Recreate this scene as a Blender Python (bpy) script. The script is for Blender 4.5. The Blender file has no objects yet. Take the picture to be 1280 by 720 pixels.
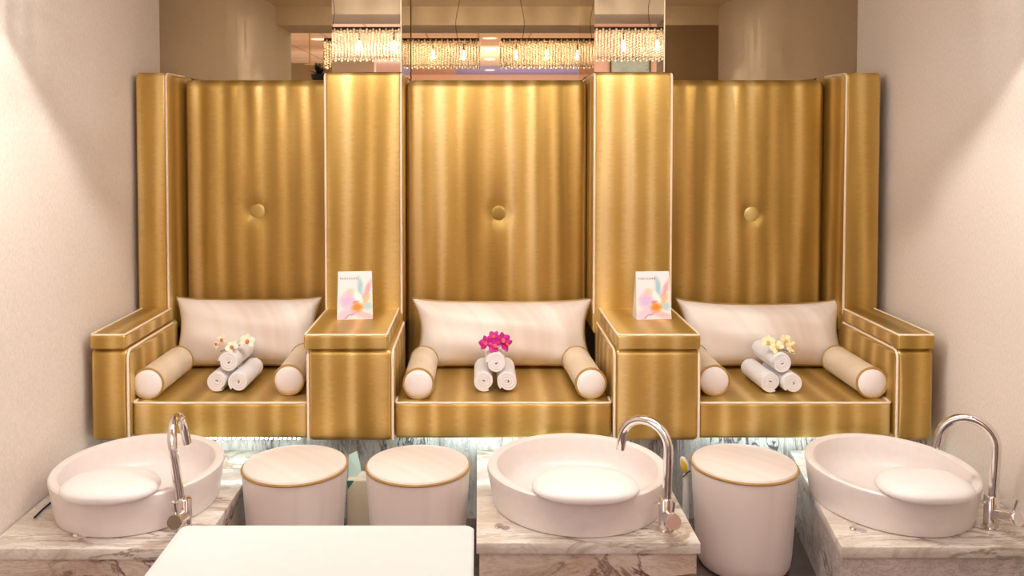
import bpy, bmesh, math, random
from mathutils import Vector, Matrix
random.seed(7)
C = bpy.context.scene.collection
PI = math.pi

# ------------------------------------------------------------------ camera, world, lights, exposure
F, PX, HOR, EYE, PITCH = 1080.0, 598.0, 168.0, 1.33, math.radians(2.0)
PY = HOR + F*math.tan(PITCH)
cd = bpy.data.cameras.new('camera'); cam = bpy.data.objects.new('camera', cd); C.objects.link(cam)
cd.sensor_width = 36; cd.lens = F/1280*36
cd.shift_x = (640-PX)/1280; cd.shift_y = -(360-PY)/1280
cam.location = (0, 0, EYE); cam.rotation_euler = (PI/2-PITCH, 0, 0)
cd.clip_start = .05
bpy.context.scene.camera = cam
vs = bpy.context.scene.view_settings
vs.view_transform = 'Standard'; vs.look = 'None'; vs.gamma = 1; vs.use_curve_mapping = False
vs.exposure = 0.5
w = bpy.data.worlds.new('world'); bpy.context.scene.world = w; w.use_nodes = True
w.node_tree.nodes['Background'].inputs[0].default_value = (.92, .96, 1, 1)
w.node_tree.nodes['Background'].inputs[1].default_value = 1.2

def at(px, py, Y):
    a = (px-PX)/F; b = -(py-PY)/F
    t = Y/(math.cos(PITCH)+b*math.sin(PITCH))
    return Vector((a*t, Y, EYE+t*(-math.sin(PITCH)+b*math.cos(PITCH))))

def area(name, loc, size, power, rot=(0,0,0), col=(.92,.96,1)):
    l = bpy.data.lights.new(name, 'AREA'); l.shape = 'RECTANGLE'; l.size, l.size_y = size
    l.energy = power; l.color = col
    o = bpy.data.objects.new(name, l); o.location = loc; o.rotation_euler = rot; C.objects.link(o); return o
def spot(name, loc, power, deg, blend, rot=(0,0,0), col=(1,.97,.93), rad=.03):
    l = bpy.data.lights.new(name, 'SPOT'); l.energy = power; l.spot_size = math.radians(deg); l.spot_blend = blend
    l.shadow_soft_size = rad; l.color = col
    o = bpy.data.objects.new(name, l); o.location = loc; o.rotation_euler = rot; C.objects.link(o); return o

ALC_Z, HEAD_Z, ROOM_Z = EYE+.824, EYE+.705, EYE+1.15
area('overhead_fill', (0.1, -.65, ROOM_Z-.01), (4.2, 3.2), 42)  # added soft overhead fill, hidden from the mirror by the header
area('front_fill', (-.05, -4.1, 1.02), (2.4, 1.6), 330, rot=(PI/2,0,PI), col=(.87,.94,1))  # added frontal fill behind the camera, below the mirror's view; no window modelled
area('salon_ceiling_fill', (0, -3.6, 1.8), (6.5, 3.5), 70, rot=(PI,0,0), col=(1,.93,.87))  # added upward fill to brighten the mirrored salon ceiling, no fixture there
area('blue_uplight', (.9, -8.4, 1.8), (2.4, 1.6), 22, rot=(PI,0,0), col=(.55,.62,1))
area('alcove_fill', (.12, 2.2, ALC_Z-.02), (2.2, .5), 8)  # added fill over the basins, set where the mirror does not show it
spot('downlight_left', (-1.02, 1.95, ALC_Z-.03), 10, 74, .35)
spot('downlight_right', (1.27, 1.95, ALC_Z-.03), 10, 74, .35)

# ------------------------------------------------------------------ materials
def lin(c):
    return tuple(((v/255)/12.92 if v/255 <= .04045 else ((v/255+.055)/1.055)**2.4) for v in c)+(1,)
class N:
    def __init__(s, name):
        s.m = bpy.data.materials.new(name); s.m.use_nodes = True
        s.t = s.m.node_tree; s.b = s.t.nodes['Principled BSDF']
    def n(s, typ, **kw):
        x = s.t.nodes.new(typ)
        for k, v in kw.items(): setattr(x, k, v)
        return x
    def l(s, a, b): s.t.links.new(a, b)
    def math(s, op, a, b=None, clamp=False):
        x = s.n('ShaderNodeMath', operation=op); x.use_clamp = clamp
        for i, v in enumerate((a, b)):
            if v is None: continue
            if isinstance(v, (int, float)): x.inputs[i].default_value = v
            else: s.l(v, x.inputs[i])
        return x.outputs[0]
    def coord(s, scale=(1,1,1), kind='Object'):
        tc = s.n('ShaderNodeTexCoord'); mp = s.n('ShaderNodeMapping'); mp.inputs['Scale'].default_value = scale
        s.l(tc.outputs[kind], mp.inputs[0]); return mp.outputs[0]
    def noise(s, vec, scale, detail=3, rough=.5, dist=0):
        x = s.n('ShaderNodeTexNoise'); x.inputs['Scale'].default_value = scale; x.inputs['Detail'].default_value = detail
        x.inputs['Roughness'].default_value = rough; x.inputs['Distortion'].default_value = dist
        s.l(vec, x.inputs['Vector']); return x.outputs['Fac']
    def ramp(s, fac, stops):
        r = s.n('ShaderNodeValToRGB'); e = r.color_ramp.elements
        while len(e) < len(stops): e.new(.5)
        for el, (p, c) in zip(e, stops): el.position = p; el.color = c
        s.l(fac, r.inputs[0]); return r.outputs[0]
    def mix(s, fac, a, b, blend='MIX'):
        x = s.n('ShaderNodeMix', data_type='RGBA', blend_type=blend)
        for sock, v in ((x.inputs[0], fac), (x.inputs[6], a), (x.inputs[7], b)):
            if isinstance(v, (int, float, tuple)): sock.default_value = v
            else: s.l(v, sock)
        return x.outputs[2]
    def bump(s, h, strength, dist=.002, nrm=None):
        x = s.n('ShaderNodeBump'); x.inputs['Strength'].default_value = strength; x.inputs['Distance'].default_value = dist
        s.l(h, x.inputs['Height'])
        if nrm is not None: s.l(nrm, x.inputs['Normal'])
        return x.outputs[0]
    def set(s, **kw):
        for k, v in kw.items():
            i = s.b.inputs[k.replace('_', ' ')]
            if isinstance(v, (int, float, tuple)): i.default_value = v
            else: s.l(v, i)
        return s

def plain(name, c, rough=.5, metal=0, bumps=None, **kw):
    a = N(name); a.set(Roughness=rough, Metallic=metal)
    v = a.coord()
    n = a.noise(v, 40, 2)
    a.set(Base_Color=a.mix(n, lin(c), lin(tuple(x*.96 for x in c))))
    if bumps: a.set(Normal=a.bump(a.noise(v, bumps[0], 3), bumps[1], bumps[2]))
    a.set(**kw)
    return a.m

def gold_fabric(name, dark, mid, light, phase=0.0, along='xy'):
    a = N(name)
    tc = a.n('ShaderNodeTexCoord'); sep = a.n('ShaderNodeSeparateXYZ'); a.l(tc.outputs['Object'], sep.inputs[0])
    sn = a.n('ShaderNodeSeparateXYZ'); a.l(tc.outputs['Normal'], sn.inputs[0])
    side = a.math('POWER', a.math('ABSOLUTE', sn.outputs[0]), 4.0)
    u = a.math('ADD', sep.outputs[0], a.math('MULTIPLY', sep.outputs[1], a.math('MULTIPLY', side, .9)))
    def cxyz(x, y, z):
        c = a.n('ShaderNodeCombineXYZ')
        for k, v in enumerate((x, y, z)):
            if isinstance(v, (int, float)): c.inputs[k].default_value = v
            else: a.l(v, c.inputs[k])
        return c.outputs[0]
    Z = sep.outputs[2]
    # slow drift of the bands along the length of the cloth, and their ragged watermark edge
    drift = a.noise(cxyz(a.math('MULTIPLY', u, 5.0), a.math('MULTIPLY', Z, .6), phase), 1.0, 1.0)
    rag = a.noise(cxyz(a.math('MULTIPLY', u, 30.0), a.math('MULTIPLY', Z, 95.0), a.math('MULTIPLY', sep.outputs[1], 20.0)), 1.0, 3, .7)
    uu = a.math('ADD', u, a.math('MULTIPLY', a.math('SUBTRACT', drift, .5), .07))
    uu = a.math('ADD', uu, a.math('MULTIPLY', a.math('SUBTRACT', rag, .5), .02))
    band = a.math('MULTIPLY', a.math('ADD', a.math('COSINE', a.math('MULTIPLY', uu, 2*PI/.088)), 1.0), .5)
    amp = a.noise(cxyz(a.math('MULTIPLY', u, 7.0), a.math('MULTIPLY', Z, .7), phase+9), 1.0, 2, .5)
    fine = a.noise(cxyz(a.math('MULTIPLY', u, 260.0), a.math('MULTIPLY', Z, 900.0), a.math('MULTIPLY', sep.outputs[1], 500.0)), 1.0, 2)
    f = a.math('ADD', a.math('MULTIPLY', a.math('POWER', band, 1.5), .24), a.math('MULTIPLY', amp, .88))
    f = a.math('ADD', f, a.math('MULTIPLY', a.math('SUBTRACT', fine, .5), .16))
    col = a.ramp(f, [(.30, lin(dark)), (.56, lin(mid)), (.80, lin(light))])
    a.set(Base_Color=col, Metallic=.58, Roughness=.40)
    nb = a.bump(a.math('ADD', a.math('MULTIPLY', band, .5), amp), .07, .012)
    a.set(Normal=a.bump(fine, .12, .0006, nb))
    return a.m

M = {}
M['gold'] = gold_fabric('gold_moire_satin', (158,124,56), (198,162,86), (232,206,144))
M['piping'] = plain('cream_piping', (246,226,200), .45)
M['gold_piping'] = plain('bronze_gold_piping', (184,148,88), .4, .3)
M['button'] = gold_fabric('gold_button_satin', (160,134,66), (194,164,92), (222,200,138), 3)
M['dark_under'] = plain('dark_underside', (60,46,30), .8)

def cream_fabric(name, c1, c2, rough=.45, metal=0.0, band=9):
    a = N(name); tc = a.n('ShaderNodeTexCoord'); sep = a.n('ShaderNodeSeparateXYZ'); a.l(tc.outputs['Object'], sep.inputs[0])
    cb = a.n('ShaderNodeCombineXYZ')
    a.l(a.math('MULTIPLY', a.math('ADD', sep.outputs[0], sep.outputs[1]), band), cb.inputs[0]); a.l(a.math('MULTIPLY', sep.outputs[2], 1.2), cb.inputs[1])
    n = a.noise(cb.outputs[0], 1, 2, .5, .6)
    fine = a.noise(a.coord((700,700,1100)), 1, 2)
    a.set(Base_Color=a.ramp(n, [(.35, lin(c1)), (.65, lin(c2))]), Roughness=rough, Metallic=metal,
          Normal=a.bump(fine, .15, .0005), Sheen_Weight=.25)
    return a.m
M['pillow'] = cream_fabric('pearl_pillow_satin', (226,210,198), (240,230,222))
M['bolster'] = cream_fabric('cream_bolster_fabric', (222,202,172), (232,214,188))
M['bolster_end'] = cream_fabric('white_bolster_end', (238,228,224), (244,236,234))
M['stool'] = cream_fabric('pearl_stool_vinyl', (226,212,204), (238,226,220), .36)
M['towel'] = plain('white_terry', (244,240,242), .95, bumps=(420, .7, .002), Sheen_Weight=.3)
M['ceramic'] = plain('matt_white_ceramic', (240,230,226), .28)
M['pad'] = plain('white_footrest_pad', (242,236,232), .4)
M['chrome'] = plain('polished_chrome', (235,228,225), .07, 1.0)
M['table'] = plain('white_table_top', (218,218,213), .6)
M['white_metal'] = plain('white_painted_metal', (235,232,226), .4)
M['black'] = plain('black_rubber', (35,28,26), .6)

def marble(name, base, cloud, vein, scale=3.0, stretch=(1,1,1), wamt=.5, rough=.18, dist=1.6, sharp=(.455,.5,.545), rot=(0,0,0)):
    a = N(name); v = a.coord(stretch)
    v.node.inputs['Rotation'].default_value = rot
    cl = a.noise(v, scale*.9, 5, .6, .8)
    vn = a.noise(v, scale, 6, .62, dist)
    r = a.ramp(vn, [(sharp[0], (0,0,0,1)), (sharp[1], (1,1,1,1)), (sharp[2], (0,0,0,1))])
    vn2 = a.noise(v, scale*2.6, 5, .7, dist*1.2)
    r2 = a.ramp(vn2, [(.46, (0,0,0,1)), (.5, (.6,.6,.6,1)), (.54, (0,0,0,1))])
    base_c = a.mix(a.ramp(cl, [(.35, (0,0,0,1)), (.68, (1,1,1,1))]), lin(base), lin(cloud))
    gate = a.ramp(a.noise(v, scale*.6, 2), [(.42, (0,0,0,1)), (.6, (1,1,1,1))])
    c = a.mix(a.math('MULTIPLY', r, a.math('MULTIPLY', gate, wamt)), base_c, lin(vein))
    c = a.mix(a.math('MULTIPLY', r2, wamt*.45), c, lin(vein))
    a.set(Base_Color=c, Roughness=rough)
    return a.m
M['slab'] = marble('cream_veined_marble_slab', (234,228,220), (202,188,172), (150,126,104), 3.4, (1,2.6,2), .95, rot=(0,0,.35))
M['plinth'] = marble('brown_veined_marble_plinth', (228,212,198), (202,178,158), (112,84,68), 3.6, (1,1.4,3.0), 1.15, rot=(0,.25,0))
M['plinth2'] = marble('grey_veined_marble_plinth', (222,208,200), (184,170,164), (98,84,82), 3.2, (1,1.6,2.0), 1.3, rot=(.6,.5,0))
M['riser'] = marble('white_grey_marble_riser', (232,230,226), (196,192,188), (104,98,98), 4.5, (2.6,1,.6), 1.5, rot=(0,.15,0))
M['floor'] = marble('dark_brown_floor_tile', (110,90,84), (80,62,58), (55,40,38), 3)

def wallpaper(name, c1, c2):
    a = N(name)
    n1 = a.noise(a.coord((240, 240, 80)), 1, 3, .7); n2 = a.noise(a.coord((260, 260, 700)), 1, 2)
    f = a.math('ADD', a.math('MULTIPLY', n1, .6), a.math('MULTIPLY', n2, .4))
    a.set(Base_Color=a.ramp(f, [(.38, lin(c1)), (.62, lin(c2))]), Roughness=.62, Normal=a.bump(f, .2, .0012))
    return a.m
M['wall'] = wallpaper('beige_textured_wallpaper', (220,207,196), (240,229,220))
M['brown_wall'] = plain('taupe_paint', (150,126,98), .7)
M['header'] = plain('taupe_header_paint', (232,218,198), .7)
M['ceil'] = plain('warm_white_ceiling', (226,206,184), .8)
M['peach'] = plain('peach_wall_paint', (226,176,150), .7)
M['lavender'] = plain('lavender_light_spill', (170,160,205), .7)  # blue light spill on the far ceiling, put into its base colour
def tile_ceiling():
    a = N('tiled_ceiling'); br = a.n('ShaderNodeTexBrick'); br.offset = 0
    a.l(a.coord(), br.inputs['Vector'])
    br.inputs['Color1'].default_value = lin((240,204,182)); br.inputs['Color2'].default_value = lin((236,198,176)); br.inputs['Mortar'].default_value = lin((190,140,115))
    br.inputs['Scale'].default_value = 1; br.inputs['Brick Width'].default_value = .6; br.inputs['Row Height'].default_value = .6; br.inputs['Mortar Size'].default_value = .012
    a.set(Base_Color=br.outputs['Color'], Roughness=.8); return a.m
M['tiles'] = tile_ceiling()
M['mirror'] = plain('bronze_tint_mirror', (182,163,134), .015, 1.0)
M['mirror_clear'] = plain('clear_mirror', (228,217,202), .015, 1.0)
M['bronze'] = plain('dark_bronze_metal', (96,70,40), .35, .8)
M['brass'] = plain('brass_rod', (214,160,60), .3, .9)
M['plant'] = plain('dark_green_leaf', (30,40,24), .5)
M['petal_w'] = plain('cream_petal', (250,240,214), .6)
M['petal_c'] = plain('pale_yellow_petal', (250,238,196), .6)
M['petal_m'] = plain('magenta_petal', (196,10,132), .5)
M['lip_o'] = plain('orange_brown_lip', (206,112,60), .6)
M['lip_r'] = plain('coral_lip', (246,96,86), .6)
M['lip_y'] = plain('yellow_green_lip', (226,190,90), .6)
M['stem'] = plain('dark_stem', (70,70,40), .6)
M['aqua'] = plain('aqua_paper', (196,224,214), .6)
M['teal'] = plain('teal_inside', (60,130,116), .6)
M['paper'] = plain('cream_paper', (226,216,190), .7)
M['yellow'] = plain('yellow_plastic', (236,190,50), .4)
M['bristle'] = plain('white_bristle', (236,230,224), .7)
M['picture'] = marble('green_grey_painting', (150,160,140), (190,190,170), (60,70,60), 3)
M['ink'] = plain('grey_ink', (96,80,96), .7)
def emit(name, c, s):
    a = N(name); a.set(Base_Color=lin(c), Emission_Color=lin(c), Emission_Strength=s); return a.m
M['led'] = emit('led_diode', (226,250,255), 18)
M['bulb'] = emit('halogen_bulb', (255,240,205), 14)
M['dl'] = emit('downlight_disc', (255,236,214), 4)
M['win'] = emit('daylight_window', (140,160,235), 1.1)
def crystal():
    a = N('crystal_glass'); a.set(Base_Color=lin((255,246,222)), Roughness=.3, Transmission_Weight=.4, IOR=1.45, Specular_IOR_Level=.9); return a.m
M['crystal'] = crystal()

def card_print():
    a = N('printed_card'); tc = a.n('ShaderNodeTexCoord'); sep = a.n('ShaderNodeSeparateXYZ'); a.l(tc.outputs['Object'], sep.inputs[0])
    wob = a.noise(a.coord((60,60,60)), 1, 2)
    x = a.math('ADD', sep.outputs[0], a.math('MULTIPLY', a.math('SUBTRACT', wob, .5), .014)); z = a.math('ADD', sep.outputs[2], a.math('MULTIPLY', a.math('SUBTRACT', wob, .5), -.012))
    col = lin((240,226,226))
    # centre x, z, half sizes, rotation, colour, strength (card is .12 wide, .17 high, base centre at 0,0)
    for cx, cz, rx, rz, an, c, st in [(-.03,.022,.05,.018,20,(214,186,214),.7),(.03,.015,.05,.012,-15,(236,170,176),.7),(-.028,.065,.03,.028,30,(206,176,220),.85),
        (-.015,.094,.018,.014,0,(238,196,176),.8),(.018,.112,.012,.04,8,(150,198,206),.9),(.043,.10,.011,.045,-22,(238,160,168),.9),
        (.038,.066,.010,.03,-30,(240,190,130),.9),(.045,.045,.018,.016,0,(160,205,205),.8),(.012,.075,.012,.028,25,(236,240,240),.9),
        (.008,.042,.024,.017,0,(240,140,40),1.0),(.004,.060,.014,.006,10,(196,90,60),.7),(-.02,.012,.04,.003,25,(150,110,150),.6)]:
        r = math.radians(an); dx = a.math('SUBTRACT', x, cx); dz = a.math('SUBTRACT', z, cz)
        u = a.math('DIVIDE', a.math('ADD', a.math('MULTIPLY', dx, math.cos(r)), a.math('MULTIPLY', dz, math.sin(r))), rx)
        v = a.math('DIVIDE', a.math('SUBTRACT', a.math('MULTIPLY', dz, math.cos(r)), a.math('MULTIPLY', dx, math.sin(r))), rz)
        d = a.math('ADD', a.math('MULTIPLY', u, u), a.math('MULTIPLY', v, v))
        f = a.math('MULTIPLY', a.math('MULTIPLY', a.math('SUBTRACT', 1.3, d), .9, True), st, True)
        col = a.mix(f, col, lin(c))
    a.set(Base_Color=col, Roughness=.35); return a.m
M['card'] = card_print()
M['card_plain'] = plain('white_card', (238,228,230), .4)

# ------------------------------------------------------------------ mesh helpers
class MB:
    def __init__(s): s.v = []; s.f = []
    def add(s, vs_, fs):
        o = len(s.v); s.v += [tuple(v) for v in vs_]; s.f += [tuple(i+o for i in f) for f in fs]; return s
    def tf(s, m):
        s.v = [tuple(m @ Vector(v)) for v in s.v]; return s
    def box(s, x0, x1, y0, y1, z0, z1):
        return s.add([(x0,y0,z0),(x1,y0,z0),(x1,y1,z0),(x0,y1,z0),(x0,y0,z1),(x1,y0,z1),(x1,y1,z1),(x0,y1,z1)],
              [(0,3,2,1),(4,5,6,7),(0,1,5,4),(1,2,6,5),(2,3,7,6),(3,0,4,7)])
    def puff(s, x0, x1, y0, y1, z0, z1, r=.012, bulge=(0,0,0), n=10, fn=None, m=4):
        c = ((x0+x1)/2, (y0+y1)/2, (z0+z1)/2); h = ((x1-x0)/2, (y1-y0)/2, (z1-z0)/2)
        r = min(r, *[q*.95 for q in h])
        nn = n if isinstance(n, tuple) else (n, n, n)
        ax = []
        for i in range(3):
            k = h[i]-r; a = [-k - r*math.tan(math.radians(45*(m-j)/m)) for j in range(m)]
            a += [-k+2*k*j/nn[i] for j in range(nn[i]+1)]
            a += [k + r*math.tan(math.radians(45*(j+1)/m)) for j in range(m)]
            ax.append(a)
        idx = {}; vs_ = []; fs = []
        def vert(p):
            key = tuple(round(q, 6) for q in p)
            if key in idx: return idx[key]
            q = [max(-(h[i]-r), min(h[i]-r, p[i])) for i in range(3)]
            d = Vector([p[i]-q[i] for i in range(3)]); d = d.normalized()*r if d.length > 1e-9 else d
            P = [q[i]+d[i] for i in range(3)]
            for i in range(3):
                if abs(abs(p[i])-h[i]) < 1e-7 and bulge[i]:
                    j, k = (i+1) % 3, (i+2) % 3
                    P[i] += math.copysign(bulge[i]*(1-(p[j]/h[j])**2)*(1-(p[k]/h[k])**2), p[i])
            P = [P[i]+c[i] for i in range(3)]
            if fn: P = fn(*P)
            idx[key] = len(vs_); vs_.append(tuple(P)); return idx[key]
        for i in range(3):
            j, k = (i+1) % 3, (i+2) % 3
            for sgn in (-1, 1):
                for a in range(len(ax[j])-1):
                    for b in range(len(ax[k])-1):
                        q = []
                        for (aa, bb) in ((a,b),(a+1,b),(a+1,b+1),(a,b+1)):
                            p = [0,0,0]; p[i] = sgn*h[i]; p[j] = ax[j][aa]; p[k] = ax[k][bb]; q.append(vert(p))
                        fs.append(tuple(q) if sgn > 0 else tuple(reversed(q)))
        return s.add(vs_, fs)
    def tube(s, pts, r, seg=10, closed=False, caps=True):
        pts = [Vector(p) for p in pts]; n = len(pts); rr = r if isinstance(r, (list, tuple)) else [r]*n
        vs_, fs = [], []; up = None
        for i, p in enumerate(pts):
            a = pts[(i-1) % n] if (closed or i) else p; b = pts[(i+1) % n] if (closed or i < n-1) else p
            t = (b-a).normalized()
            if up is None: up = Vector((0,0,1)) if abs(t.z) < .9 else Vector((1,0,0))
            up = (up - t*up.dot(t)).normalized(); sd = t.cross(up)
            for k in range(seg):
                an = 2*PI*k/seg; vs_.append(p+(up*math.cos(an)+sd*math.sin(an))*rr[i])
        for i in range(n if closed else n-1):
            for k in range(seg):
                a, b = i*seg+k, i*seg+(k+1) % seg; c_, d = ((i+1) % n)*seg+(k+1) % seg, ((i+1) % n)*seg+k
                fs.append((a, d, c_, b))
        if caps and not closed:
            fs.append(tuple(range(seg))); fs.append(tuple(reversed(range((n-1)*seg, n*seg))))
        return s.add(vs_, fs)
    def lathe(s, prof, seg=64, sx=1, sy=1, fn=None):
        vs_, fs = [], []
        for (r, z) in prof:
            for k in range(seg):
                an = 2*PI*k/seg; p = (r*math.cos(an)*sx, r*math.sin(an)*sy, z)
                vs_.append(fn(*p) if fn else p)
        for i in range(len(prof)-1):
            for k in range(seg):
                fs.append((i*seg+k, i*seg+(k+1) % seg, (i+1)*seg+(k+1) % seg, (i+1)*seg+k))
        fs.append(tuple(reversed(range(seg)))); L = (len(prof)-1)*seg; fs.append(tuple(range(L, L+seg)))
        return s.add(vs_, fs)
    def mesh(s, name, off=(0,0,0), smooth=True, bevel=0):
        me = bpy.data.meshes.new(name)
        me.from_pydata([(v[0]-off[0], v[1]-off[1], v[2]-off[2]) for v in s.v], [], s.f)
        bm = bmesh.new(); bm.from_mesh(me)
        if bevel:
            bmesh.ops.bevel(bm, geom=list(bm.edges), offset=bevel, segments=2, affect='EDGES', profile=.5)
        bmesh.ops.recalc_face_normals(bm, faces=bm.faces); bm.to_mesh(me); bm.free()
        if smooth:
            me.polygons.foreach_set('use_smooth', [True]*len(me.polygons))
            me.set_sharp_from_angle(angle=math.radians(38))
        return me

def fillet(pts, r, n=5):
    pts = [Vector(p) for p in pts]; out = [pts[0]]
    for a, b, c in zip(pts, pts[1:], pts[2:]):
        d1 = (a-b); d2 = (c-b); k = min(r, d1.length*.49, d2.length*.49); p, q = b+d1.normalized()*k, b+d2.normalized()*k
        for i in range(n+1):
            t = i/n; out.append((1-t)**2*p+2*t*(1-t)*b+t*t*q)
    out.append(pts[-1]); return out

WL = {}
def tag(o, label=None, cat=None, group=None, kind=None):
    if label: o['label'] = label
    if cat: o['category'] = cat
    if group: o['group'] = group
    if kind: o['kind'] = kind
    return o
def thing(name, label, cat, loc=(0,0,0), group=None):
    o = bpy.data.objects.new(name, None); o.empty_display_size = .05; C.objects.link(o); o.location = loc
    WL[o.name] = Vector(loc); return tag(o, label, cat, group)
def part(name, mb, mat, parent=None, local=False, **kw):
    off = (0,0,0)
    if parent is not None and not local: off = WL[parent.name]
    o = bpy.data.objects.new(name, mb.mesh(name, off, **kw)); o.data.materials.append(mat); C.objects.link(o)
    if parent is not None: o.parent = parent; WL[o.name] = WL[parent.name]
    else: WL[o.name] = Vector((0,0,0))
    return o
def solo(name, mb, mat, loc, label, cat, group=None, **kw):
    o = bpy.data.objects.new(name, mb.mesh(name, loc, **kw)); o.data.materials.append(mat); C.objects.link(o); o.location = loc
    WL[o.name] = Vector(loc); return tag(o, label, cat, group)
def struct(name, mb, mat, **kw):
    return tag(part(name, mb, mat, **kw), kind='structure')
KIDS = {}
def copy_tree(o, parent=None):
    c = o.copy(); C.objects.link(c); c.parent = parent; WL[c.name] = WL[o.name]
    for ch in [x for x in bpy.data.objects if x.parent == o]: copy_tree(ch, c)
    return c

# ------------------------------------------------------------------ the setting
YF, YW, YB, YM = 2.815, 3.24, 3.42, 3.55      # arm fronts, wing fronts, backrest faces, mirror
WXL, WXR = -1.305, 1.55
YE = 1.5
struct('floor', MB().box(-4.2, 4.2, -9.6, 3.6, -.1, 0), M['floor'], smooth=False)
struct('wall_left', MB().box(WXL-.12, WXL, YE, 3.6, 0, ALC_Z), M['wall'], smooth=False)
struct('wall_right', MB().box(WXR, WXR+.12, YE, 3.6, 0, ALC_Z), M['wall'], smooth=False)
struct('wall_back', MB().box(WXL-.12, WXR+.12, 3.56, 3.7, 0, ALC_Z), M['brown_wall'], smooth=False)
struct('ceiling_alcove', MB().box(WXL-.2, WXR+.2, 1.05, 3.7, ALC_Z, ALC_Z+.1), M['ceil'], smooth=False)
struct('wall_header', MB().box(WXL-.12, WXR+.12, 1.05, YE, HEAD_Z, ALC_Z), M['header'], smooth=False)
struct('wall_pier', MB().box(1.14, WXR+.12, 1.05, YE, 0, HEAD_Z), M['brown_wall'], smooth=False)
struct('wall_jamb', MB().box(WXL-.4, WXL-.001, 1.05, YE-.001, 0, HEAD_Z), M['header'], smooth=False)
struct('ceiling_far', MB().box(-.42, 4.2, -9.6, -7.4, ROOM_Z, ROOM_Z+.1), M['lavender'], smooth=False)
struct('ceiling_far_left', MB().box(-4.2, -.42, -9.6, -7.4, ROOM_Z, ROOM_Z+.1), M['peach'], smooth=False)
struct('ceiling', MB().box(-4.2, 4.2, -7.4, 1.05, ROOM_Z, ROOM_Z+.1), M['tiles'], smooth=False)
struct('wall_far', MB().box(-4.2, 4.2, -9.7, -9.6, 0, ROOM_Z), M['peach'], smooth=False)
# mirrors
mz0, mz1 = 1.45, ALC_Z
mr = thing('wall_mirror', 'large bronze tinted mirror covering the back wall above the gold bench', 'mirror', (.12, YM, mz0))
part('glass', MB().box(WXL+.001, WXR-.001, YM, YM+.009, mz0, mz1), M['mirror'], mr, smooth=False)
YP = 3.30
for (a, b, lb) in ((415, 501, 'left one of the two projecting mirrored pilasters above a gold divider column'),
                   (743, 830, 'right one of the two projecting mirrored pilasters above a gold divider column')):
    xa, xb = at(a, 60, YP).x, at(b, 60, YP).x
    p = thing('mirror_pilaster', lb, 'mirror', ((xa+xb)/2, YP, 1.567), 'mirrored pilasters above the bench')
    part('mirror_panel', MB().box(xa, xb, YP, YM-.001, 1.567, mz1), M['mirror_clear'], p, smooth=False)
    part('edge_trim', MB().box(xb-.001, xb+.003, YP-.002, YP+.006, 1.567, mz1), M['piping'], p, smooth=False)

# ------------------------------------------------------------------ the gold banquette
bq = thing('banquette', 'gold moire satin banquette with three tall-backed seats, consoles and cream piping', 'bench', (.12, 3.2, .333))
zs = at(0, 503, 2.84).z; zbot = at(0, 548, 2.84).z; zcb = at(0, 552, YF).z
zlid = at(0, 418, YF).z; zbody = at(0, 437, YF).z
ztw = at(0, 90.5, YW).z; ztb = at(0, 99.5, YB).z
R_P = .0042
XALo = at(112.5, 480, YF).x; XALi = at(160.5, 480, YF).x
XARi = at(1121, 480, YF).x; XARo = at(1168, 480, YF).x
c1 = (at(384, 490, YF).x, at(491.5, 490, YF).x); c2 = (at(767.5, 490, YF).x, at(874.5, 490, YF).x)
def edge_pipe(x, zt, y0, y1, zb, r=.03, out=0):
    """front vertical edge then back along the top"""
    return fillet([(x, y0, zb), (x, y0, zt), (x, y1, zt)], r)
def add_body(name, x0, x1, z0, z1, sides, mat=M['gold'], yb=3.30):
    o = part(name, MB().puff(x0, x1, YF, yb, z0, z1, .020, (.004,.008,0), n=(8,10,10)), mat, bq)
    for x in sides:
        pm = MB().tube(edge_pipe(x, z1-.004, YF+.002, YW, z0+.006, .03), R_P, 8)
        part('piping', pm, M['piping'], o)
    return o
add_body('armrest', XALo, XALi, zcb, zbody, (XALi-.002,))
add_body('armrest', XARi, XARo, zcb, zbody, (XARi+.002,))
for (a, b) in (c1, c2): add_body('console', a, b, zcb, zbody, (a+.002, b-.002))
def add_lid(name, x0, x1):
    o = part(name, MB().puff(x0, x1, YF-.008, YW+.01, zbody+.001, zlid, .009, (0,0,.003), n=(8,10,4)), M['gold'], bq)
    e = .003
    pts = fillet([(x0+e, YW, zlid-.001), (x0+e, YF-.008+e, zlid-.001), (x1-e, YF-.008+e, zlid-.001), (x1-e, YW, zlid-.001)], .012, 4)
    part('piping', MB().tube(pts, R_P*.9, 8), M['piping'], o)
add_lid('armrest_cap', at(113, 418, YF).x, at(157, 418, YF).x)
add_lid('armrest_cap', at(1121.5, 418, YF).x, at(1168, 418, YF).x)
add_lid('console_lid', at(380, 421, YF).x, at(484.5, 421, YF).x)
add_lid('console_lid', at(771, 421, YF).x, at(875.5, 421, YF).x)

# divider columns and end wings
def top_fn(zt):
    return None
def add_wing(name, x0, x1, sides):
    o = part(name, MB().puff(x0, x1, YW, YM-.003 if name == 'wing_panel' else YP-.003, zbody-.05, ztw, .016, (0,.007,0), n=(8,8,20)), M['gold'], bq)
    yb = YM-.02 if name == 'wing_panel' else YP-.004
    for x in sides:
        pts = fillet([(x, YW+.001, zlid-.02), (x, YW+.001, ztw-.004), (x, YB+.02 if name == 'wing_panel' else yb, ztw-.004)], .022)
        part('piping', MB().tube(pts, R_P, 8), M['piping'], o)
    return o
add_wing('wing_panel', at(169.5, 200, YW).x, at(209, 200, YW).x, (at(208.5, 200, YW).x,))
add_wing('wing_panel', at(1056, 200, YW).x, at(1101, 200, YW).x, (at(1057, 200, YW).x,))
XC1 = (at(406, 200, YW).x, at(502, 200, YW).x); XC2 = (at(742.5, 200, YW).x, at(840, 200, YW).x)
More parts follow.
